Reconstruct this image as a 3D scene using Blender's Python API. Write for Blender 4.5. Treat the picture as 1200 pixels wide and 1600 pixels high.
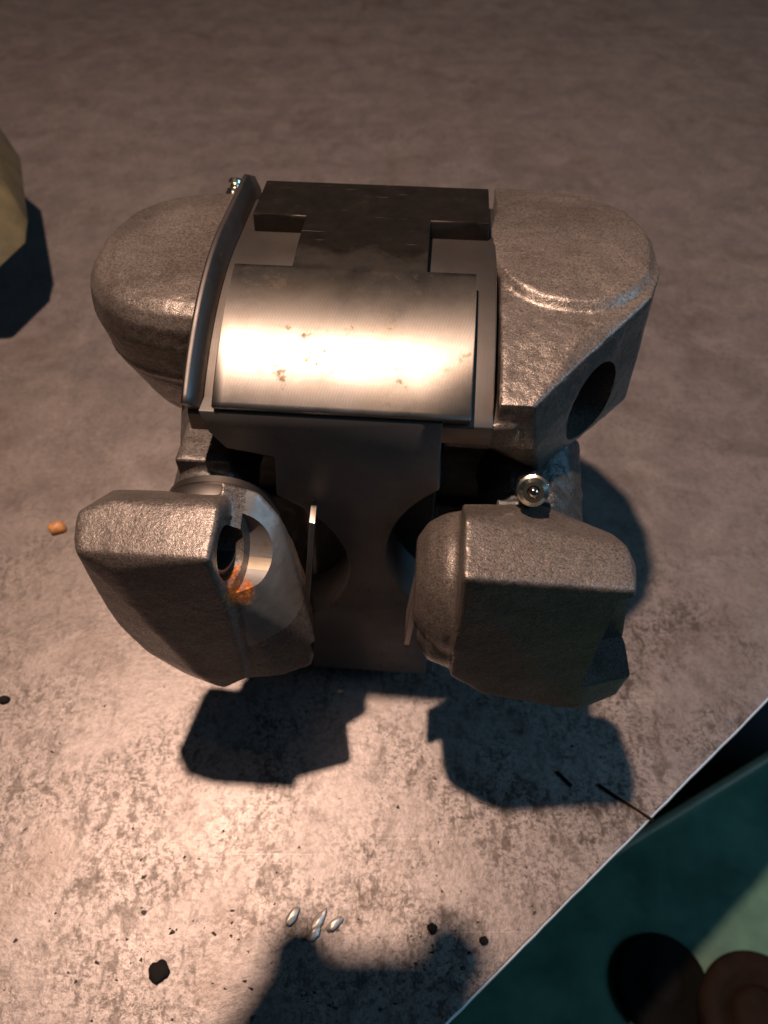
import bpy, bmesh, math, random
from mathutils import Vector, Matrix, noise
R = math.radians
S = 0.01                      # everything below is written in centimetres
scene = bpy.context.scene
for o in list(bpy.data.objects): bpy.data.objects.remove(o)
COL = scene.collection

# ---------------------------------------------------------------- camera
cam = bpy.data.cameras.new('camera'); camo = bpy.data.objects.new('camera', cam); COL.objects.link(camo)
camo.location = (0, -22.3*S, 34*S); camo.rotation_euler = (R(40), 0, 0)
cam.sensor_fit = 'VERTICAL'; cam.sensor_height = 36; cam.lens = 36*1209/1600
cam.clip_start = 0.005; cam.clip_end = 50
cam.dof.use_dof = True; cam.dof.focus_distance = 0.25; cam.dof.aperture_fstop = 13
scene.camera = camo
# ---------------------------------------------------------------- light
w = bpy.data.worlds.new('World'); scene.world = w; w.use_nodes = True
bg = w.node_tree.nodes['Background']; bg.inputs[0].default_value = (0.55, 0.75, 1.0, 1); bg.inputs[1].default_value = 0.022
LAMP = Vector((-14, 0, 110))
ld = bpy.data.lights.new('work_lamp_bulb', 'SPOT'); lo = bpy.data.objects.new('work_lamp_bulb', ld); COL.objects.link(lo)
ld.energy = 84; ld.color = (1.0, 0.71, 0.55); ld.shadow_soft_size = 0.017; ld.spot_size = R(170); ld.spot_blend = .5
lo.location = LAMP*S
lo.rotation_euler = (Vector((2, -10, 0))-LAMP).to_track_quat('-Z', 'Y').to_euler()
fd = bpy.data.lights.new('window_light', 'AREA'); fo = bpy.data.objects.new('window_light', fd); COL.objects.link(fo)
fd.shape = 'RECTANGLE'; fd.size = 0.8; fd.size_y = 0.6; fd.energy = 8.5; fd.color = (0.30, 0.66, 1.0)
fo.location = (1.4, -0.25, 0.85); fo.rotation_euler = (Vector((0, 0, 0.05))-fo.location).to_track_quat('-Z', 'Y').to_euler()
vs = scene.view_settings
vs.view_transform = 'Standard'; vs.look = 'None'; vs.gamma = 1; vs.exposure = 0
scene.render.engine = 'CYCLES'

# ---------------------------------------------------------------- materials
def mat(name):
    m = bpy.data.materials.new(name); m.use_nodes = True
    nt = m.node_tree; b = nt.nodes['Principled BSDF']
    return m, nt, b
def N(nt, t, **k):
    n = nt.nodes.new(t)
    for a, v in k.items():
        if a in n.inputs: n.inputs[a].default_value = v
        else: setattr(n, a, v)
    return n
def tc(nt, scale=(1, 1, 1), rot=(0, 0, 0), kind='Object'):
    t = N(nt, 'ShaderNodeTexCoord'); mp = N(nt, 'ShaderNodeMapping')
    mp.inputs['Scale'].default_value = scale; mp.inputs['Rotation'].default_value = rot
    nt.links.new(t.outputs[kind], mp.inputs[0]); return mp.outputs[0]
def noise_n(nt, vec, scale, detail=4, rough=.55, dist=0):
    n = N(nt, 'ShaderNodeTexNoise'); n.inputs['Scale'].default_value = scale; n.inputs['Detail'].default_value = detail
    n.inputs['Roughness'].default_value = rough; n.inputs['Distortion'].default_value = dist
    nt.links.new(vec, n.inputs['Vector']); return n.outputs['Fac']
def ramp(nt, fac, stops):
    r = N(nt, 'ShaderNodeValToRGB'); e = r.color_ramp.elements
    while len(e) < len(stops): e.new(.5)
    for el, (p, c) in zip(e, stops):
        el.position = p; el.color = (c, c, c, 1) if not hasattr(c, '__len__') else (*c, 1)
    nt.links.new(fac, r.inputs[0]); return r.outputs[0]
def mix(nt, fac, a, b, mode='MIX'):
    n = N(nt, 'ShaderNodeMix', data_type='RGBA', blend_type=mode)
    for sock, v in ((n.inputs[0], fac), (n.inputs[6], a), (n.inputs[7], b)):
        if hasattr(v, 'links'): nt.links.new(v, sock)
        elif hasattr(v, '__len__'): sock.default_value = (*v, 1)
        else: sock.default_value = v
    return n.outputs[2]
def math_n(nt, op, a, b=0.0):
    n = N(nt, 'ShaderNodeMath', operation=op)
    for s, v in zip(n.inputs, (a, b)):
        if hasattr(v, 'links'): nt.links.new(v, s)
        else: s.default_value = v
    return n.outputs[0]
def bump(nt, b, h, strength, dist, prev=None):
    n = N(nt, 'ShaderNodeBump'); n.inputs['Strength'].default_value = strength; n.inputs['Distance'].default_value = dist
    nt.links.new(h, n.inputs['Height'])
    if prev: nt.links.new(prev, n.inputs['Normal'])
    nt.links.new(n.outputs[0], b.inputs['Normal']); return n.outputs[0]

def cast_mat(name, c1, c2, rough=.5, metal=.75, grain=1.0):
    m, nt, b = mat(name); v = tc(nt)
    big = noise_n(nt, v, 28, 5); fine = noise_n(nt, v, 2600, 2, .6); mid = noise_n(nt, v, 850, 4, .6)
    col = mix(nt, ramp(nt, big, [(.35, 0), (.7, 1)]), c1, c2)
    pit = ramp(nt, mid, [(.33, .6), (.46, 1)])
    col = mix(nt, 1.0, col, pit, 'MULTIPLY')
    col = mix(nt, 1.0, col, ramp(nt, noise_n(nt, v, 1500, 3, .7), [(.34, .5), (.5, .97), (.68, 1.4)]), 'MULTIPLY')
    col = mix(nt, ramp(nt, noise_n(nt, v, 90, 4, .6), [(.5, 0), (.72, .5)]), col, tuple(x*.5 for x in c1))
    nt.links.new(col, b.inputs['Base Color'])
    b.inputs['Metallic'].default_value = metal
    nt.links.new(ramp(nt, fine, [(.3, rough-.2), (.75, rough+.16)]), b.inputs['Roughness'])
    p = bump(nt, b, mid, .42*grain, .0004); bump(nt, b, fine, .5*grain, .00018, p)
    return m
M = {}
M['cast'] = cast_mat('cast_steel', (.105, .086, .075), (.17, .145, .128), .41, .5)
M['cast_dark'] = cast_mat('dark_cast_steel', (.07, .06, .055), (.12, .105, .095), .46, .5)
M['cast_rough'] = cast_mat('rough_scale_steel', (.04, .045, .047), (.08, .08, .08), .42, .5, 1.6)

def machined(name, c, rough, scale=2600, stain=True, axis=0, metal=1.0):
    m, nt, b = mat(name); v = tc(nt)
    sc = [40, 40, 40]; sc[axis] = scale
    v2 = tc(nt, tuple(sc), (0, 0, 0))
    ln = noise_n(nt, v2, 1, 2, .5)
    big = noise_n(nt, v, 60, 5, .6)
    col = mix(nt, ramp(nt, big, [(.4, 0), (.75, .55)]), c, tuple(x*.62 for x in c))
    if stain:
        sp = noise_n(nt, v, 260, 4, .6)
        k = ramp(nt, sp, [(.57, 0), (.70, .75)])
        k2 = ramp(nt, noise_n(nt, v, 55, 2), [(.45, 0), (.62, 1)])
        k = math_n(nt, 'MULTIPLY', k, k2)
        col = mix(nt, k, col, (.12, .075, .035))
        r = math_n(nt, 'ADD', ramp(nt, big, [(.3, rough-.06), (.75, rough+.1)]), math_n(nt, 'MULTIPLY', k, .25))
        nt.links.new(r, b.inputs['Roughness'])
    else:
        b.inputs['Roughness'].default_value = rough
    nt.links.new(col, b.inputs['Base Color']); b.inputs['Metallic'].default_value = metal
    bump(nt, b, ln, .05, .0002)
    return m
ANROT = .25
def seat_mat():
    m = machined('ground_steel', (.25, .225, .20), .42); nt = m.node_tree; b = nt.nodes['Principled BSDF']
    tn = N(nt, 'ShaderNodeTangent', direction_type='RADIAL', axis='X'); nt.links.new(tn.outputs[0], b.inputs['Tangent'])
    b.inputs['Anisotropic'].default_value = .72; b.inputs['Anisotropic Rotation'].default_value = ANROT
    old = b.inputs['Base Color'].links[0].from_socket; v = tc(nt)
    t = N(nt, 'ShaderNodeTexCoord'); sx = N(nt, 'ShaderNodeSeparateXYZ'); nt.links.new(t.outputs['Object'], sx.inputs[0])
    # dark heat scale left on the rear half, with a ragged border
    k = math_n(nt, 'ADD', math_n(nt, 'MULTIPLY', sx.outputs[1], 55), math_n(nt, 'MULTIPLY', math_n(nt, 'SUBTRACT', noise_n(nt, v, 70, 5, .65), .5), 1.6))
    k = ramp(nt, k, [(0, 0), (.75, 1)])
    w_ = N(nt, 'ShaderNodeTexWave', wave_type='BANDS', bands_direction='X'); nt.links.new(tc(nt, (1, 1, 1), (0, 0, .25)), w_.inputs['Vector'])
    w_.inputs['Scale'].default_value = 330; w_.inputs['Distortion'].default_value = 4; w_.inputs['Detail'].default_value = 2
    old = mix(nt, 1.0, old, ramp(nt, w_.outputs['Fac'], [(0, .93), (1, 1.04)]), 'MULTIPLY')
    st = ramp(nt, noise_n(nt, v, 38, 5, .65), [(.45, 0), (.7, .5)])
    old = mix(nt, st, old, (.15, .12, .085))
    sc = mix(nt, noise_n(nt, v, 130, 5, .7), (.012, .010, .008), (.06, .049, .041))
    q = ramp(nt, noise_n(nt, tc(nt, (60, 900, 60), (0, 0, .12)), 1, 2), [(.70, 0), (.76, 1)])
    sc = mix(nt, math_n(nt, 'MULTIPLY', q, .5), sc, (.4, .34, .28))
    nt.links.new(mix(nt, k, old, sc), b.inputs['Base Color'])
    nt.links.new(math_n(nt, 'SUBTRACT', 1.0, math_n(nt, 'MULTIPLY', k, .2)), b.inputs['Metallic'])
    return m
M['saddle'] = seat_mat()
M['edge'] = machined('bare_edge_steel', (.72, .72, .72), .42, 300, False, 0, .25)
M['inner_shade'] = cast_mat('shade_black_steel', (.012, .011, .010), (.03, .027, .025), .5, .2)  # shade inside the joint, put into the colour as near-black
M['rim'] = machined('dark_rim_steel', (.11, .10, .095), .48, 1800, True)
M['floor_steel'] = machined('milled_steel', (.19, .168, .152), .42, 1800, False)
M['web'] = machined('blackened_milled_steel', (.15, .143, .138), .5, 900, True, 2, .5)
M['clip'] = machined('bright_strip_steel', (.55, .48, .42), .33, 900, False, 2)
M['zinc'] = machined('zinc_plated_steel', (.62, .60, .50), .24, 900, False)
M['ball'] = machined('polished_ball_steel', (.55, .45, .38), .14, 500, False)

RUST = (-.0425, -.083, .1295)
def rust_over(m, amount):
    """rust that has run out of the bolt pocket: an irregular stain round one spot of the casting"""
    nt = m.node_tree; b = nt.nodes['Principled BSDF']; old = b.inputs['Base Color'].links[0].from_socket; v = tc(nt)
    t = N(nt, 'ShaderNodeTexCoord'); d = N(nt, 'ShaderNodeVectorMath', operation='DISTANCE'); d.inputs[1].default_value = RUST
    nt.links.new(t.outputs['Object'], d.inputs[0])
    n = noise_n(nt, v, 190, 6, .7)
    f = math_n(nt, 'ADD', math_n(nt, 'MULTIPLY', d.outputs['Value'], -95), math_n(nt, 'MULTIPLY', math_n(nt, 'SUBTRACT', n, .5), 2.6))
    k = ramp(nt, math_n(nt, 'ADD', f, amount), [(.25, 0), (.6, 1)])
    rc = ramp(nt, noise_n(nt, v, 520, 4, .7), [(.3, (.05, .016, .006)), (.5, (.28, .075, .015)), (.72, (.62, .22, .04))])
    nt.links.new(mix(nt, k, old, rc), b.inputs['Base Color'])
    nt.links.new(math_n(nt, 'MULTIPLY', math_n(nt, 'SUBTRACT', 1.0, k), b.inputs['Metallic'].default_value), b.inputs['Metallic'])
    if not b.inputs['Roughness'].links: nt.links.new(math_n(nt, 'ADD', math_n(nt, 'MULTIPLY', k, .4), b.inputs['Roughness'].default_value), b.inputs['Roughness'])
    return m
M['satin'] = rust_over(machined('satin_turned_steel', (.21, .197, .185), .43, 700, True, 1, .65), .92)
M['cast_rust'] = rust_over(cast_mat('rust_run_cast_steel', (.105, .086, .075), (.17, .145, .128), .41, .5), .92)
M['rust'] = rust_over(machined('tan_bored_steel', (.40, .325, .24), .42, 1500, False, 0, .6), 1.0)

def table_mat():
    m, nt, b = mat('worn_steel_bench'); v = tc(nt)
    big = noise_n(nt, v, 6, 5, .6); mid = noise_n(nt, v, 30, 6, .7, .6); fine = noise_n(nt, v, 320, 6, .75)
    col = mix(nt, ramp(nt, big, [(.32, 0), (.7, 1)]), (.16, .134, .125), (.215, .184, .172))
    col = mix(nt, ramp(nt, mid, [(.38, .0), (.68, .75)]), col, (.27, .228, .212))
    col = mix(nt, ramp(nt, fine, [(.36, .4), (.52, 0)]), col, (.10, .078, .066))
    # pitted, dirty end of the plate: dark pits of three sizes, thinning out along the bench
    t = N(nt, 'ShaderNodeTexCoord'); sx = N(nt, 'ShaderNodeSeparateXYZ'); nt.links.new(t.outputs['Object'], sx.inputs[0])
    worn = math_n(nt, 'ADD', math_n(nt, 'ADD', math_n(nt, 'MULTIPLY', sx.outputs[1], -5.5), .15), math_n(nt, 'MULTIPLY', math_n(nt, 'SUBTRACT', noise_n(nt, v, 11, 5, .6), .5), 2.2))
    worn = ramp(nt, worn, [(0, .22), (.6, 1)])
    patch = ramp(nt, noise_n(nt, v, 24, 4), [(.40, 0), (.58, 1)])
    for sc, th, rot, st, amt in ((230, .535, .4, (1, .6, 1), .9), (520, .53, -.7, (.65, 1, 1), .85), (100, .57, .9, (1, .6, 1), .9), (900, .54, .2, (1, .8, 1), .75)):
        q = noise_n(nt, tc(nt, st, (0, 0, rot)), sc, 5, .68, .5)
        k = math_n(nt, 'MULTIPLY', ramp(nt, q, [(th-.03, 0), (th+.09, 1)]), math_n(nt, 'ADD', math_n(nt, 'MULTIPLY', patch, .65), .35))
        k = math_n(nt, 'MULTIPLY', k, worn)
        col = mix(nt, math_n(nt, 'MULTIPLY', k, amt), col, (.035, .024, .018))
    # brown oil smears
    sm = ramp(nt, noise_n(nt, v, 17, 5, .65, .8), [(.54, 0), (.70, .5)])
    col = mix(nt, sm, col, (.11, .078, .06))
    # soft rub marks running across the bench
    rb = ramp(nt, noise_n(nt, tc(nt, (5, 60, 1), (0, 0, .7)), 1, 4, .6), [(.4, 0), (.75, .16)])
    col = mix(nt, rb, col, (.29, .25, .235))
    # long thin scratches in three directions
    scr = None
    for rot, sc in ((.55, 1), (-.95, 1.3), (2.2, .8)):
        q = noise_n(nt, tc(nt, (7*sc, 700*sc, 1), (0, 0, rot)), 1, 1, .4)
        k = ramp(nt, q, [(.75, 0), (.79, 1)])
        scr = k if scr is None else math_n(nt, 'MAXIMUM', scr, k)
    col = mix(nt, math_n(nt, 'MULTIPLY', scr, .2), col, (.4, .36, .33))
    nt.links.new(col, b.inputs['Base Color'])
    b.inputs['Metallic'].default_value = .55
    nt.links.new(ramp(nt, mid, [(.25, .36), (.8, .52)]), b.inputs['Roughness'])
    p = bump(nt, b, fine, .35, .0005); bump(nt, b, mid, .2, .0015, p)
    return m
M['table'] = table_mat()
def plain(name, c, rough, metal=0, sc=120, var=.35, bs=.2, c2=None):
    m, nt, b = mat(name); v = tc(nt); n = noise_n(nt, v, sc, 5, .6)
    nt.links.new(mix(nt, ramp(nt, n, [(.3, 0), (.72, 1)]), tuple(x*(1-var) for x in c), c2 or c), b.inputs['Base Color'])
    b.inputs['Roughness'].default_value = rough; b.inputs['Metallic'].default_value = metal
    bump(nt, b, noise_n(nt, v, sc*5, 3), bs, .0006); return m
M['green'] = plain('oily_green_paint', (.045, .125, .09), .45, 0, 14, .6, .2, (.085, .19, .13))
M['lip'] = plain('worn_olive_edge', (.17, .15, .09), .5, .2, 40)
M['floor'] = plain('dark_floor', (.02, .02, .02), .8, 0, 30)
M['black'] = plain('flat_black', (.004, .004, .004), .85, 0, 200); M['black'].node_tree.nodes['Principled BSDF'].inputs['Specular IOR Level'].default_value = .1
M['brown'] = plain('brown_rusty_steel', (.016, .009, .006), .85, 0, 90, .5, .4)
M['brown'].node_tree.nodes['Principled BSDF'].inputs['Specular IOR Level'].default_value = .08
M['ochre'] = plain('ochre_painted_block', (.10, .08, .04), .5, 0, 60, .5)
M['wood'] = plain('dark_wood_block', (.06, .045, .03), .7, 0, 60, .4)
M['pellet'] = plain('orange_pellet', (.50, .22, .07), .45, 0, 300, .4)
M['chip'] = machined('steel_chip', (.62, .55, .48), .45, 900, False, 0, .7)
M['grit'] = plain('dark_grit', (.05, .035, .028), .8, 0, 500, .6)
M['crumb'] = plain('black_crumb', (.012, .010, .009), .9, 0, 400); M['crumb'].node_tree.nodes['Principled BSDF'].inputs['Specular IOR Level'].default_value = .15
M['lamp'] = plain('black_lamp_enamel', (.02, .02, .022), .4, 0, 90)

# ---------------------------------------------------------------- mesh helpers (centimetres in, metres out)
def link(name, me, m, parent=None):
    o = bpy.data.objects.new(name, me); COL.objects.link(o)
    if m and not me.materials: me.materials.append(M[m])
    if parent: o.parent = parent
    return o
def to_mesh(bm, name, smooth=False):
    bmesh.ops.recalc_face_normals(bm, faces=bm.faces)
    me = bpy.data.meshes.new(name); bm.to_mesh(me); bm.free(); me.transform(Matrix.Scale(S, 4))
    if smooth:
        for p in me.polygons: p.use_smooth = True
    return me
def hull(bm, pts):
    t = bmesh.new()
    for p in pts: t.verts.new(p)
    bmesh.ops.convex_hull(t, input=t.verts)
    loose = [v for v in t.verts if not v.link_faces]
    bmesh.ops.delete(t, geom=loose, context='VERTS')
    me = bpy.data.meshes.new('t'); t.to_mesh(me); t.free(); bm.from_mesh(me); bpy.data.meshes.remove(me)
def ring(p, ax, r, n=40, ref=None, off=0):
    ax = Vector(ax).normalized(); a = (Vector(ref) if ref else (Vector((0, 0, 1)) if abs(ax.z) < .9 else Vector((1, 0, 0))))
    a = (a-ax*a.dot(ax)).normalized(); b = ax.cross(a)
    return [Vector(p)+a*r*math.cos(2*math.pi*(i+off)/n)+b*r*math.sin(2*math.pi*(i+off)/n) for i in range(n)]
def lathe(bm, p0, p1, prof, n=40):
    """closed solid of revolution: prof = [(fraction along p0->p1 in cm, radius)]"""
    p0, p1 = Vector(p0), Vector(p1); ax = (p1-p0).normalized(); rows = []
    for h, r in prof:
        rows.append([bm.verts.new(q) for q in ring(p0+ax*h, ax, max(r, .001), n)])
    for a, b in zip(rows, rows[1:]):
        for i in range(n): bm.faces.new((a[i], a[(i+1) % n], b[(i+1) % n], b[i]))
    bm.faces.new(rows[0][::-1]); bm.faces.new(rows[-1])
def cyl(bm, p0, p1, r, n=40, r1=None):
    L = (Vector(p1)-Vector(p0)).length; lathe(bm, p0, p1, [(0, r), (L, r if r1 is None else r1)], n)
def box(bm, x0, x1, y0, y1, z0, z1):
    hull(bm, [(x, y, z) for x in (x0, x1) for y in (y0, y1) for z in (z0, z1)])
def apply_mods(o):
    dg = bpy.context.evaluated_depsgraph_get(); dg.update()
    me = bpy.data.meshes.new_from_object(o.evaluated_get(dg)); old = o.data
    o.modifiers.clear(); o.data = me; bpy.data.meshes.remove(old)
def cut_with(o, cutters):
    tmp = []
    for bm in cutters:
        c = bpy.data.objects.new('cutter', to_mesh(bm, 'cutter')); COL.objects.link(c); tmp.append(c)
        md = o.modifiers.new('b', 'BOOLEAN'); md.operation = 'DIFFERENCE'; md.object = c; md.solver = 'EXACT'
    bpy.context.view_layer.update(); apply_mods(o)
    for c in tmp:
        d = c.data; bpy.data.objects.remove(c); bpy.data.meshes.remove(d)
def cast(name, bm, m, parent, voxel=.1, smooth=5, rough=.02, cuts=(), seed=0):
    """a forging: overlapping solids fused, edges softened, skin slightly uneven, then machined cuts"""
    o = link(name, to_mesh(bm, name), None, parent)
    md = o.modifiers.new('r', 'REMESH'); md.mode = 'VOXEL'; md.voxel_size = voxel*S; md.use_smooth_shade = True
    md = o.modifiers.new('s', 'SMOOTH'); md.factor = .5; md.iterations = smooth
    apply_mods(o); me = o.data
    if rough:
        nr = [v.normal.copy() for v in me.vertices]
        for v, n in zip(me.vertices, nr):
            p = v.co/S+Vector((seed*7.3, 0, 0))
            v.co += n*S*rough*(noise.noise(p*.9)*1.6+noise.noise(p*2.7)*.8+noise.noise(p*6)*.5)
    if cuts: cut_with(o, cuts)
    o.data.name = name
    o.data.materials.clear(); o.data.materials.append(M[m])
    o.data.polygons.foreach_set('use_smooth', [True]*len(o.data.polygons))
    if cuts: o.data.set_sharp_from_angle(angle=R(38))
    return o
def bevelled(o, wd, seg=2):
    md = o.modifiers.new('bev', 'BEVEL'); md.width = wd*S; md.segments = seg; md.limit_method = 'ANGLE'; md.angle_limit = R(30)
    bpy.context.view_layer.update(); apply_mods(o)
    for p in o.data.polygons: p.use_smooth = True
    o.data.set_sharp_from_angle(angle=R(35)); return o
def tag(o, label=None, cat=None, group=None, kind=None):
    for k, v in (('label', label), ('category', cat), ('group', group), ('kind', kind)):
        if v: o[k] = v
    return o

# ================================================================ the setting
E0 = Vector((2.36, -18.42)); ED = Vector((15.92, 12.91)).normalized()     # bench edge line
def edge_at(y): return E0.x+(y-E0.y)*ED.x/ED.y
def prism(bm, pts, z0, z1):
    a = [bm.verts.new((x, y, z0)) for x, y in pts]; b = [bm.verts.new((x, y, z1)) for x, y in pts]
    n = len(pts); bm.faces.new(a[::-1]); bm.faces.new(b)
    for i in range(n): bm.faces.new((a[i], a[(i+1) % n], b[(i+1) % n], b[i]))
bm = bmesh.new()
ey = [-55, -30]+[-26+.35*i for i in range(80)]+[4, 30, 140]
prism(bm, [(-130, -55)]+[(edge_at(y)+.05*noise.noise(Vector((y*.8, 3, 0)))+.035*noise.noise(Vector((y*2.6, 9, 0))), y) for y in ey]+[(-130, 140)], -.5, 0)
t = bevelled(link('table_top', to_mesh(bm, 'table_top'), 'table'), .14, 3)
t.data.materials.append(M['edge'])
for p in t.data.polygons:
    if p.normal.z < .93 and p.normal.z > -.5: p.material_index = 1
tag(t, 'worn grey steel workbench top with dark pits and scratches', kind='structure')
bm = bmesh.new(); prism(bm, [(-150, -80), (260, -80), (260, 150), (-150, 150)], -81, -80)
tag(link('floor', to_mesh(bm, 'floor'), 'floor'), 'dark floor below the workbench', kind='structure')

# ================================================================ the joint
J = bpy.data.objects.new('universal_joint', None); COL.objects.link(J); J.rotation_euler = (0, 0, R(-4.5))
tag(J, 'heavy forged steel universal joint with bright curved bearing face and four cast wings', 'machine part')
YA, ZA = 1.7, 8.2                                            # axis of the curved seat
def cp(x, th, r):
    """point of the curved seat: an arc in front, running out flat behind"""
    y, z = r*math.sin(R(th)), r*math.cos(R(th))
    if th > 5: z = r*math.cos(R(5))-(y-r*math.sin(R(5)))*.06
    y2 = r*math.sin(R(24))
    if y > y2: z -= (y-y2)*.5
    return Vector((x, YA+y, ZA+z))
def arc_block(bm, x0, x1, r, th0, th1, zlow, n=40):
    """solid under an arc, flat underneath"""
    ths = [th0+(th1-th0)*i/n for i in range(n+1)]; rows = []
    for x in (x0, x1):
        rows.append([bm.verts.new(cp(x, t, r)) for t in ths]+[bm.verts.new((x, cp(x, t, r).y, zlow)) for t in (th1, th0)])
    m = n+3
    for i in range(m): bm.faces.new((rows[0][i], rows[0][(i+1) % m], rows[1][(i+1) % m], rows[1][i]))
    bm.faces.new(rows[0][::-1]); bm.faces.new(rows[1])
# core under the seat
bm = bmesh.new(); arc_block(bm, -6.0, 3.78, 10.75, -34.6, 31, 16.3)
bevelled(link('seat_core', to_mesh(bm, 'seat_core'), 'floor_steel', J), .06)
# ground curved seat with its two notches, in unrolled cells
def seat():
    bm = bmesh.new(); r0, r1 = 10.6, 11.4
    xs = [-5.05, -4.72, -4.2, -3.1, 1.4, 3.05, 3.5]
    tb = [-34.2, -6.8, 9.6, 24, 30]
    ths = []
    for a, b in zip(tb, tb[1:]):
        n = max(2, int((b-a)/1.0)); ths += [a+(b-a)*i/n for i in range(n)]
    ths.append(tb[-1])
    def inside(x, t):
        if t < -6.8: return x < 3.05
        if t < 9.6: return -3.1 < x < 1.4
        return True
    nx, nt_ = len(xs)-1, len(ths)-1
    on = [[inside((xs[i]+xs[i+1])/2, (ths[j]+ths[j+1])/2) for j in range(nt_)] for i in range(nx)]
    V = {}
    def v(i, j, k):
        if (i, j, k) not in V: V[i, j, k] = bm.verts.new(cp(xs[i], ths[j], r1 if k else r0))
        return V[i, j, k]
    for i in range(nx):
        for j in range(nt_):
            if not on[i][j]: continue
            bm.faces.new((v(i, j, 1), v(i+1, j, 1), v(i+1, j+1, 1), v(i, j+1, 1)))
            bm.faces.new((v(i, j, 0), v(i, j+1, 0), v(i+1, j+1, 0), v(i+1, j, 0)))
            for di, dj, a, b in ((-1, 0, (i, j), (i, j+1)), (1, 0, (i+1, j+1), (i+1, j)), (0, -1, (i+1, j), (i, j)), (0, 1, (i, j+1), (i+1, j+1))):
                ii, jj = i+di, j+dj
                if not (0 <= ii < nx and 0 <= jj < nt_ and on[ii][jj]):
                    bm.faces.new((v(*a, 1), v(*b, 1), v(*b, 0), v(*a, 0)))
    return bm
bevelled(link('bearing_seat', to_mesh(seat(), 'bearing_seat'), 'saddle', J), .05)
# thin raised rim left of the seat
bm = bmesh.new(); n = 44; rows = []
for i in range(n+1):
    t = -34+(64*i/n); rows.append([bm.verts.new(cp(x, t, r)) for x, r in ((-5.98, 10.2), (-5.98, 11.52), (-5.9, 11.6), (-5.76, 11.58), (-5.52, 11.12), (-5.48, 10.2))])
for a, b in zip(rows, rows[1:]):
    for k in range(6): bm.faces.new((a[k], a[(k+1) % 6], b[(k+1) % 6], b[k]))
bm.faces.new(rows[0]); bm.faces.new(rows[-1][::-1])
bevelled(link('rim', to_mesh(bm, 'rim'), 'rim', J), .02, 1)
# flat web below the seat with the two big round side cut-outs
def arc2(cx, cz, r, a0, a1, n=28): return [(cx+r*math.cos(R(a0+(a1-a0)*i/n)), cz+r*math.sin(R(a0+(a1-a0)*i/n))) for i in range(n+1)]
out = [(-5.55, 17.35), (-5.35, 16.4), (-4.9, 15.7), (-3.3, 15.4)]
out += arc2(-5.6, 9.4, 4.6, 62, -62)+[(-3.0, 5.0), (-3.0, 1.2), (2.3, 1.2), (2.3, 4.6)]
out += arc2(5.2, 10.5, 4.75, 232, 128)+[(2.2, 15.1), (2.2, 17.35)]
bm = bmesh.new(); a = [bm.verts.new((x, -4.6, z)) for x, z in out]; b = [bm.verts.new((x, -2.3, z)) for x, z in out]
bm.faces.new(a); bm.faces.new(b[::-1])
for i in range(len(out)): bm.faces.new((a[i], b[i], b[(i+1) % len(out)], a[(i+1) % len(out)]))
bevelled(link('web', to_mesh(bm, 'web'), 'web', J), .07)
bm = bmesh.new(); box(bm, -3.4, 2.7, -3.9, 5.0, 0, 1.3)
bevelled(link('foot', to_mesh(bm, 'foot'), 'web', J), .15)

# left upper wing: rounded D-shaped forging
def seg_ellipse(cx, cy, a, b, e, a0=80, a1=280, n=40):
    o = []
    for i in range(n+1):
        t = R(a0+(a1-a0)*i/n); c, s = math.cos(t), math.sin(t)
        o.append((cx+a*math.copysign(abs(c)**(2/e), c), cy+b*math.copysign(abs(s)**(2/e), s)))
    return o
bm = bmesh.new(); pts = []
for z, a, b in ((13.3, 3.6, 3.7), (15.2, 4.6, 4.25), (17.0, 5.0, 4.5), (17.9, 4.85, 4.45), (18.3, 4.5, 4.2)):
    pts += [(x, y, z) for x, y in seg_ellipse(-6.2, 3.1, a, b, 2.35)]
for z, a, b in ((18.55, 3.7, 3.3), (18.7, 2.2, 2)):
    pts += [(x, y, z) for x, y in seg_ellipse(-6.2, 2.6, a, b, 2.3)]
pts += [(-5.9, y, z) for y, z in ((-.9, 13.4), (-1.35, 17.9), (6.4, 13.6), (7.5, 18), (2, 18.7))]
hull(bm, pts)
hull(bm, [(x, y, z) for z in (15.55, 15.7) for x, y in seg_ellipse(-6.2, 3.1, 4.76, 4.36, 2.35)])
cast('wing', bm, 'cast', J, .08, 9, .02, seed=1)
# right upper wing with the boss and the bolt hole through its slanted face
bm = bmesh.new()
top = [(3.92, -4.05), (5.0, -4.05), (9.1, 1.0), (9.6, 2.6), (9.6, 4.8), (9.05, 6.9), (7.8, 8.8), (6.9, 9.6), (3.95, 9.6)]
def zt(y):
    k = [(-5, 17.45), (-4, 17.85), (-1.5, 18.35), (1, 18.6), (3.5, 18.62), (6, 18.5), (8, 18.2), (10, 17.7)]
    for (a, za), (b, zb) in zip(k, k[1:]):
        if a <= y <= b: return za+(zb-za)*(y-a)/(b-a)
    return 17.7
pts = [(x, y, zt(y)-.04) for x, y in top]
pts += [(3.92, y, zt(y)) for y in (-3, -1.5, 0, 1.5, 3, 5, 7)]+[(6.4, y, zt(y)) for y in (-1.5, 0, 2, 4, 6, 8)]
pts += [(3.92, -4.2, 16.0), (5.3, -4.1, 16.0), (3.92, 4, 15.5)]
pts += [(5.7, -3.3, 14.1), (9.2, .7, 14.1), (9.7, 3, 14.1), (8.6, 7, 14.1), (6.5, 9.2, 14.1), (3.92, 8.5, 14.1), (3.92, -2.6, 14.4)]
hull(bm, pts)
hull(bm, [(x, y, z) for x in (2.3, 4.5) for y, z in ((-4.25, 17.0), (-4.15, 15.9), (2, 15.6), (2, 16.9))])
boss = seg_ellipse(6.45, 3.9, 3.0, 3.9, 2.2, 0, 360, 48)
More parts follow.
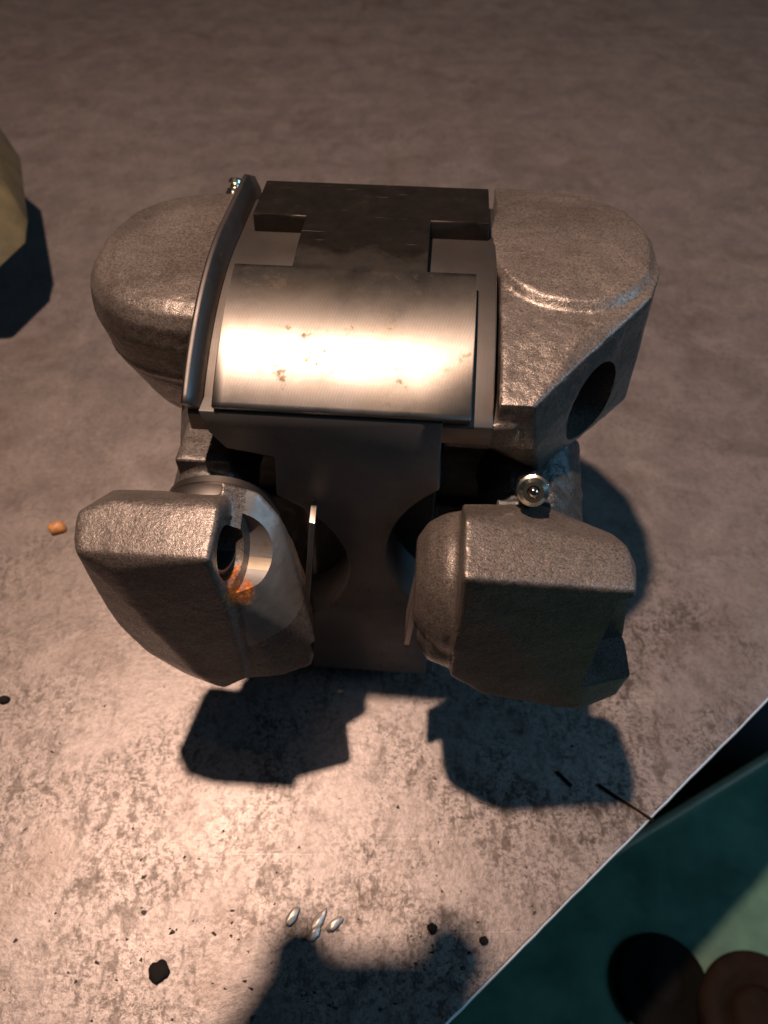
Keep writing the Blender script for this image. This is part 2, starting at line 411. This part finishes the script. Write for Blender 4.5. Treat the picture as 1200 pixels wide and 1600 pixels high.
pts = [(x, y, zt(y)-.5) for x, y in boss]+[(6.45+(x-6.45)*k, 3.9+(y-3.9)*k, zt(3.9+(y-3.9)*k)+h) for x, y in boss for k, h in ((1, .05), (.94, .24), (.6, .3), (.25, .32))]
hull(bm, pts)
nrm = Vector((.78, -.62, -.05)).normalized(); hc = Vector((7.0, -1.9, 15.85))
hole = bmesh.new(); cyl(hole, hc-nrm*4, hc+nrm*3, 1.5, 48)
rw = cast('wing', bm, 'cast', J, .075, 4, .02, [hole], seed=2)
rw['label'] = 'cast wing with raised boss and large bolt hole'
# bore lining
def liner(name, p0, p1, ro, ri, m, parent):
    bm = bmesh.new(); L = (Vector(p1)-Vector(p0)).length; ax = (Vector(p1)-Vector(p0)).normalized(); n = 48; rows = []
    for h, r in ((0, ri), (0, ro), (L, ro), (L, ri)): rows.append([bm.verts.new(q) for q in ring(Vector(p0)+ax*h, ax, r, n)])
    for k in range(4):
        A, B = rows[k], rows[(k+1) % 4]
        for i in range(n): bm.faces.new((A[i], A[(i+1) % n], B[(i+1) % n], B[i]))
    return bevelled(link(name, to_mesh(bm, name), m, parent), .04)
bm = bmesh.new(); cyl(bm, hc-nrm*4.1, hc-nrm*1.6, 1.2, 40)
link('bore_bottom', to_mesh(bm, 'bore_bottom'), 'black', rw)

bm = bmesh.new()
hull(bm, [(x, y, z) for x in (-6.6, 6.6) for y, z in ((-1.0, 15.9), (-2.0, 13.5), (-1.6, 10.0), (4.4, 15.9), (4.8, 13), (4.2, 9.6))])
hull(bm, [(x, y, z) for x, z in ((-5.2, 10.5), (5.6, 10.5), (-4.6, 6), (5.0, 6), (-3.0, 1.3), (2.4, 1.3)) for y in (-2.0, 4.2)])
box(bm, -2.9, 2.2, -2.5, 4.2, 1.2, 16.2)
cast('spider_body', bm, 'inner_shade', J, .12, 3, .03, seed=9)  # mass added behind the web, coloured black for the shaded interior
# left trunnion neck and collar
bm = bmesh.new()
lathe(bm, (-6.1, .8, 13.6), (-5.75, -5.6, 12.6), [(0, 1.9), (1.8, 1.75), (3.4, 1.5), (5.2, 1.5), (6.4, 1.6)], 40)
box(bm, -6.9, -5.0, -4.3, -2.4, 13.6, 14.75)
cast('trunnion', bm, 'cast_dark', J, .1, 4, .02, seed=3)
bm = bmesh.new()
lathe(bm, (-5.45, -4.5, 12.8), (-5.4, -5.9, 12.55), [(0, 1.7), (.08, 1.95), (.35, 2.0), (.45, 1.9), (.52, 2.12), (.8, 2.2), (1.2, 2.2), (1.4, 2.0)], 56)
link('seal_collar', to_mesh(bm, 'seal_collar', True), 'floor_steel', J).data.set_sharp_from_angle(angle=R(35))

# left lower knuckle
def paint(o, p0, ax, r, h0, h1, m):
    """faces a cutter left behind take their own metal"""
    o.data.materials.append(M[m]); k = len(o.data.materials)-1; p0 = Vector(p0); ax = Vector(ax).normalized()
    for p in o.data.polygons:
        d = p.center/S-p0; h = d.dot(ax)
        if h0 <= h <= h1 and abs((d-ax*h).length-r) < .03 and p.normal.dot((d-ax*h).normalized()) < -.8: p.material_index = k
bm = bmesh.new()
hull(bm, [(-9.2, -7.3, 15.25), (-8.2, -6.9, 15.45), (-4.95, -6.6, 15.5), (-4.6, -7.0, 15.55), (-4.6, -8.8, 15.2), (-8.9, -8.6, 14.9), (-9.15, -8.1, 14.8),
          (-9.3, -8.0, 12.0), (-9.15, -8.0, 9.6), (-8.4, -8.2, 8.1), (-7.0, -8.5, 7.1), (-7.8, -8.9, 14.5), (-7.3, -9.0, 11.6), (-6.2, -9.0, 8.0), (-5.4, -8.9, 6.9), (-4.4, -8.9, 7.9), (-4.35, -8.8, 12),
          (-9.0, -5.2, 14), (-8.6, -5.0, 10), (-6.5, -6, 7.8), (-4.5, -6, 7.6), (-4.5, -5, 14)])
hull(bm, [(-4.9, -5.7, 15.35), (-3.7, -5.6, 14.75), (-3.1, -5.8, 13.9), (-2.8, -6.3, 12.8), (-2.6, -6.6, 11.3), (-2.0, -7.6, 9.7), (-1.85, -8.0, 9.0), (-2.1, -8.2, 7.9), (-3.2, -8.6, 7.7), (-4.6, -8.7, 7.4),
          (-4.7, -8.6, 13.4), (-3.6, -7.9, 12.9), (-2.9, -7.5, 12.0), (-4.6, -4.8, 13.5), (-3, -4.8, 11), (-2.4, -5.2, 8), (-4.6, -5, 7.4), (-2.6, -8.2, 9.6)])
BA = Vector((.96, -.2, .12)).normalized(); BC = Vector((-4.75, -7.35, 14.1))
c1 = bmesh.new(); cyl(c1, BC-BA*.12, BC+BA*4, 1.4, 64)
c2 = bmesh.new(); cyl(c2, BC-BA*3.2, BC+BA*.5, .9, 48)
c4 = bmesh.new(); cyl(c4, (-2.6, -8.0, 8.7), (-1.0, -7.6, 8.9), .62, 32)
lk = cast('knuckle', bm, 'cast_rust', J, .075, 22, .009, [c1, c2, c4], seed=4)
lk['label'] = 'lower knuckle with rust stained bolt hole'
lk.data.materials.append(M['satin'])          # turned bearing end of the knuckle, smoother than the forging
for p in lk.data.polygons:
    c = p.center/S
    if c.x > -4.12 and c.z > 9.9+.5*(c.x+4.1): p.material_index = len(lk.data.materials)-1
paint(lk, BC, BA, 1.395, -.11, 4.0, 'rust')
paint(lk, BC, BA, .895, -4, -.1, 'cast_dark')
liner('bore_ring', BC-BA*.6, BC+BA*.2, .98, .82, 'floor_steel', lk)

# right lower knuckle with its bearing cup
bm = bmesh.new()
hull(bm, [(3.05, -6.9, 15.62), (8.2, -6.85, 14.7), (8.3, -7.1, 14.6), (8.35, -8.4, 14.45), (3.0, -9.05, 15.45),
          (3.0, -9.1, 9.6), (4.3, -9.05, 8.2), (7.9, -8.9, 7.2), (9.3, -8.4, 7.7), (9.5, -8.3, 9.0), (9.45, -7.0, 9.0), (8.6, -7.2, 14.1),
          (3.05, -5.0, 14.1), (5.6, -4.9, 14.2), (8.3, -5.2, 13.2), (9.0, -5.2, 8.4), (3.1, -5, 8.6), (6, -5, 8)])
lathe(bm, (4.2, -6.35, 11.4), (1.55, -6.4, 11.4), [(0, 2.65), (1.0, 2.65), (1.6, 2.5), (2.2, 2.1), (2.6, 1.5)], 56)
hull(bm, ring((3.4, -6.9, 10.2), (1, 0, 0), 2.1, 32)+ring((2.2, -7.0, 10.4), (1, 0, 0), 1.7, 32)+ring((1.8, -7.0, 10.5), (1, 0, 0), 1.2, 32))
c1 = bmesh.new(); hull(c1, [(7.2, -9.8, 14.1), (6.95, -9.8, 8.9), (10.5, -9.8, 14.3), (10.5, -9.8, 9.1), (7.35, -7.75, 14.05), (7.1, -7.7, 9.1), (10.5, -7.2, 14.2), (10.5, -7.2, 9.2)])
rk = cast('knuckle', bm, 'cast', J, .075, 16, .009, [c1], seed=5)
rk['label'] = 'lower knuckle with a square notch in its corner'
# rough pillar that carries the grease fitting
bm = bmesh.new()
lathe(bm, (5.6, -1.0, 12.9), (5.6, -6.0, 11.6), [(0, 1.9), (1.5, 1.9), (3.0, 1.9), (5.0, 1.9)], 40)
hull(bm, [(4.3, -4.6, 13.9), (6.2, -4.6, 13.9), (4.2, -6.2, 13.4), (6.2, -6.2, 13.4), (4.2, -4, 11.5), (6.6, -4, 11.5), (4.2, -6, 11.5), (6.6, -6, 11.5)])
cast('trunnion', bm, 'cast_rough', J, .1, 3, .07, seed=6)
# thrust strips beside the cut-outs
def strip(f1, f2, back, th):
    f1, f2, back = Vector(f1), Vector(f2), Vector(back); d = Vector((th/2, 0, 0))
    bm = bmesh.new(); hull(bm, [p+k for p in (f1, f2, f1+back, f2+back, (f1+f2)/2+back*.1) for k in (d, -d)])
    return bevelled(link('thrust_strip', to_mesh(bm, 'thrust_strip'), 'clip', J), .03)
strip((-2.05, -5.6, 13.3), (-2.5, -6.6, 8.6), (-.1, 1.6, 0), .2)
strip((1.95, -6.2, 12.3), (1.42, -7.0, 7.9), (.0, 1.6, 0), .2)

# grease fittings: hexagon, neck, head, ball
def nipple(p, ax, k=1.0):
    p = Vector(p); ax = Vector(ax).normalized()
    bm = bmesh.new(); lathe(bm, p-ax*.9*k, p+ax*.42*k, [(0, .42*k), (.62*k, .42*k), (.63*k, .6*k), (1.22*k, .6*k), (1.32*k, .54*k)], 6)
    h = bevelled(link('grease_fitting', to_mesh(bm, 'grease_fitting'), 'zinc', J), .03)
    bm = bmesh.new(); lathe(bm, p+ax*.4*k, p+ax*2*k, [(0, .52*k), (.16*k, .52*k), (.24*k, .34*k), (.4*k, .34*k), (.5*k, .46*k), (.68*k, .45*k), (.82*k, .33*k), (.82*k, .22*k), (.72*k, .2*k)], 32)
    g = link('head', to_mesh(bm, 'head', True), 'zinc', h); g.data.set_sharp_from_angle(angle=R(30))
    bm = bmesh.new(); bmesh.ops.create_uvsphere(bm, u_segments=20, v_segments=12, radius=.19*k, matrix=Matrix.Translation(p+ax*1.1*k))
    link('ball', to_mesh(bm, 'ball', True), 'ball', h)
    return h
nipple((5.3, -4.9, 14.9), (-.1, -.72, .68))
nipple((-6.85, 7.9, 17.7), (.05, .6, .8), .65)

# ================================================================ things round about
def root(name, label, cat, group=None):
    e = bpy.data.objects.new(name, None); COL.objects.link(e); tag(e, label, cat, group); return e
# green machine bed below the bench edge
GZ = -32
mb = root('machine_bed', 'oily green painted machine bed below the bench edge', 'machine bed')
g0, g1 = Vector((22.3, -.95)), Vector((33.8, 5.1)); gd = (g1-g0).normalized(); gn = Vector((gd.y, -gd.x))
a, b = g0-gd*40, g0+gd*50
bm = bmesh.new(); prism(bm, [tuple(a), tuple(b), tuple(b+gn*60), tuple(a+gn*60)], -80, GZ)
bevelled(link('bed', to_mesh(bm, 'bed'), 'green', mb), .3)
bm = bmesh.new(); prism(bm, [tuple(a-gn*.25), tuple(b-gn*.25), tuple(b+gn*.55), tuple(a+gn*.55)], GZ-3, GZ+.5)
bevelled(link('edge_strip', to_mesh(bm, 'edge_strip'), 'lip', mb), .2)
hw = root('rusty_cup', 'round brown rusty cup standing on the green machine bed', 'cup')
hw.location = (26.0*S, -14.7*S, GZ*S); hw.scale = (1.65,)*3
bm = bmesh.new(); lathe(bm, (0, 0, 0), (0, 0, 2), [(0, 2.2), (.6, 2.3), (1.6, 2.5), (1.9, 2.3), (1.9, 1.7), (1.5, 1.5)], 48)
link('rim', to_mesh(bm, 'rim', True), 'brown', hw)
bm = bmesh.new(); lathe(bm, (0, 0, 0), (0, 0, 2), [(0, 1.2), (1.7, 1.2), (1.95, .9), (2.0, .5)], 32)
link('hub', to_mesh(bm, 'hub', True), 'brown', hw)
bp = root('black_disc', 'added black cap beside the rusty cup on the green bed', 'disc')  # made-up black disc in place of a dark round spot
bp.location = (20.3*S, -12.4*S, GZ*S); bp.scale = (1.8,)*3
bm = bmesh.new(); lathe(bm, (0, 0, 0), (0, 0, 1), [(0, 1.9), (.25, 1.9), (.5, 1.6), (.55, .9), (.7, .8), (.8, .5)], 40)
link('disc', to_mesh(bm, 'disc', True), 'black', bp)

# ochre block on a dark support at the left
ob = root('ochre_block', 'ochre faceted block jutting over the bench behind the joint', 'block')
bm = bmesh.new()
hull(bm, [(-24.4, 27.0, 6.0), (-24.2, 25.2, 5.6), (-25.6, 21.0, 5.4), (-27.0, 33.2, 7.0), (-27.6, 31.5, 9.5), (-30.5, 39.5, 9.0), (-40, 20, 5.4), (-40, 40, 5.4), (-40, 38, 12), (-40, 25, 12), (-31, 25.0, 11), (-30.5, 37, 11), (-28.5, 38, 5.4)])
bevelled(link('body', to_mesh(bm, 'body'), 'ochre', ob), .25)
bm = bmesh.new(); box(bm, -40, -31.5, 24, 35.5, 0, 5.6)
bevelled(link('support', to_mesh(bm, 'support'), 'wood', ob), .2)

# crumbs, chips and a pellet on the bench
def pebble(name, p, r, m, sx=1, sy=1, sz=.6, rz=0, seed=1, label='', cat='crumb', group=None):
    bm = bmesh.new(); bmesh.ops.create_icosphere(bm, subdivisions=3, radius=1)
    for v in bm.verts:
        v.co *= 1+.28*noise.noise(v.co*1.3+Vector((seed*3.1, 0, 0)))+.1*noise.noise(v.co*3.5+Vector((0, seed*3.1, 0)))
        v.co = Vector((v.co.x*sx*r, v.co.y*sy*r, max(v.co.z, -.8)*sz*r))
    zm = min(v.co.z for v in bm.verts)
    for v in bm.verts: v.co.z -= zm
    o = link(name, to_mesh(bm, name, True), m); o.location = (p[0]*S, p[1]*S, -.0001); o.rotation_euler.z = rz
    return tag(o, label, cat, group)
pebble('pellet', (-18.3, 4.9), .42, 'pellet', 1.15, .9, .75, .3, 1, 'small orange brown pellet on the bench beside the left knuckle', 'pellet')
pebble('grit_crumb', (-18.05, -5.5), .26, 'crumb', 1, .8, .6, 0, 2, 'black crumb lying alone on the bench left of the joint')
pebble('grit_crumb', (-8.6, -16.75), .40, 'crumb', 1.0, .95, .4, .6, 3, 'largest black crumb on the bench in front of the joint')
pebble('grit_crumb', (1.9, -15.28), .2, 'crumb', 1, 1, .7, 0, 4, 'round black crumb on the bench at the added arm shadow')
pebble('grit_crumb', (3.9, -15.7), .17, 'crumb', 1, .9, .7, 0, 5, 'small black crumb closest to the bench edge')
for k, (x, y, rz, sx) in enumerate(((-3.65, -14.85, 1.0, 1.5), (-2.6, -15.0, 1.0, 1.8), (-2.75, -15.45, .9, 1.2), (-1.95, -15.1, .7, 1.5))):
    pebble('steel_chip', (x, y), .26, 'chip', sx, .72, .6, rz, 8+k, 'shiny steel chip on the bench in front of the joint', 'metal chip', 'shiny chips lying together in front of the joint')
def wire(name, pts, r, m, label):
    cu = bpy.data.curves.new(name, 'CURVE'); cu.dimensions = '3D'; cu.bevel_depth = r*S; cu.bevel_resolution = 2
    sp = cu.splines.new('POLY'); sp.points.add(len(pts)-1)
    for q, p in zip(sp.points, pts): q.co = (p[0]*S, p[1]*S, p[2]*S, 1)
    o = bpy.data.objects.new(name, cu); COL.objects.link(o)
    me = bpy.data.meshes.new_from_object(o); bpy.data.objects.remove(o)
    return tag(link(name, me, m), label, 'wire')
wire('wire_piece', [(9.5, -9.55, .05), (10.2, -10.1, .06), (10.9, -10.6, .06), (11.55, -11.1, .07)], .06, 'brown', 'thin brown wire piece lying up to the bench edge')
wire('wire_piece', [(7.75, -8.95, .05), (8.0, -9.25, .06), (8.3, -9.6, .05)], .06, 'crumb', 'short black wire piece beside the right knuckle')

# added unseen lamp arm from behind the camera, forked elbow shaped for its shadow
la = root('added_lamp_arm', 'added unseen lamp arm whose forked elbow casts the front shadow', 'lamp')
bm = bmesh.new(); cyl(bm, (-3, -60, -80), (-3, -60, 60), 1.6, 24); link('post', to_mesh(bm, 'post', True), 'lamp', la).data.set_sharp_from_angle(angle=R(35))
bm = bmesh.new(); cyl(bm, (-3, -60, -80), (-3, -60, -78), 14, 40); link('base', to_mesh(bm, 'base', True), 'lamp', la).data.set_sharp_from_angle(angle=R(35))
def fan(y, z, x0, x1, y2, z2, x2, x3):
    return [(x, yy, zz+k) for k in (0, 1.2) for x, yy, zz in ((x0, y, z), (x1, y, z), (x2, y2, z2), (x3, y2, z2))]
for sx, y, r in ((-6.7, -11.1, .95), (-2.7, -10.95, .85)):
    bm = bmesh.new(); lathe(bm, (sx, y, 34.6), (sx, y, 37.0), [(0, r-.15), (.15, r), (2.2, r), (2.4, r-.15)], 32)
    link('shadow_elbow', to_mesh(bm, 'shadow_elbow', True), 'lamp', la).data.set_sharp_from_angle(angle=R(35))
bm = bmesh.new(); hull(bm, fan(-10.95, 34.6, -7.4, -2.2, -24, 40, -17, -1.0))
bevelled(link('arm', to_mesh(bm, 'arm'), 'lamp', la), .2)  # plate shaped to fill the shadow between the two knuckles
bm = bmesh.new(); cyl(bm, (-5.5, -23, 40.6), (-3, -60, 59), 1.4, 24); link('arm', to_mesh(bm, 'arm', True), 'lamp', la).data.set_sharp_from_angle(angle=R(35))
bm = bmesh.new(); cyl(bm, (-5.5, -23, 40.6), (-14, -7.5, 114), 1.0, 20); link('arm', to_mesh(bm, 'arm', True), 'lamp', la).data.set_sharp_from_angle(angle=R(35))
bm = bmesh.new(); n = 40; rows = []
for r, z in ((1.6, 117.5), (3.2, 117), (6.2, 114), (8, 110.6), (7.8, 110.6), (6, 113.8), (3, 116.7), (1.5, 117.2)):
    rows.append([bm.verts.new(q) for q in ring((LAMP.x, LAMP.y, z), (0, 0, 1), r, n)])
for A, B in zip(rows, rows[1:]):
    for i in range(n): bm.faces.new((A[i], A[(i+1) % n], B[(i+1) % n], B[i]))
bm.faces.new(rows[0]); bm.faces.new(rows[-1][::-1])
link('shade', to_mesh(bm, 'shade', True), 'lamp', la)

# fine grit on the dirty end of the bench
random.seed(11); bm = bmesh.new()
for k in range(230):
    y = -19.5+abs(random.gauss(0, 5.5)); x = random.uniform(-17, 14)
    if y > -1 or x > edge_at(y)-.5: continue
    r = random.choice((.02, .03, .04, .045, .065)); c = Vector((x, y, r*.4))
    hull(bm, [c+Vector((random.gauss(0, 1), random.gauss(0, .8), random.gauss(0, .5)))*r for q in range(8)]+[c-Vector((0, 0, r*.5))])
tag(link('grit', to_mesh(bm, 'grit'), 'grit'), 'fine dark grit scattered over the dirty end of the bench', kind='stuff')
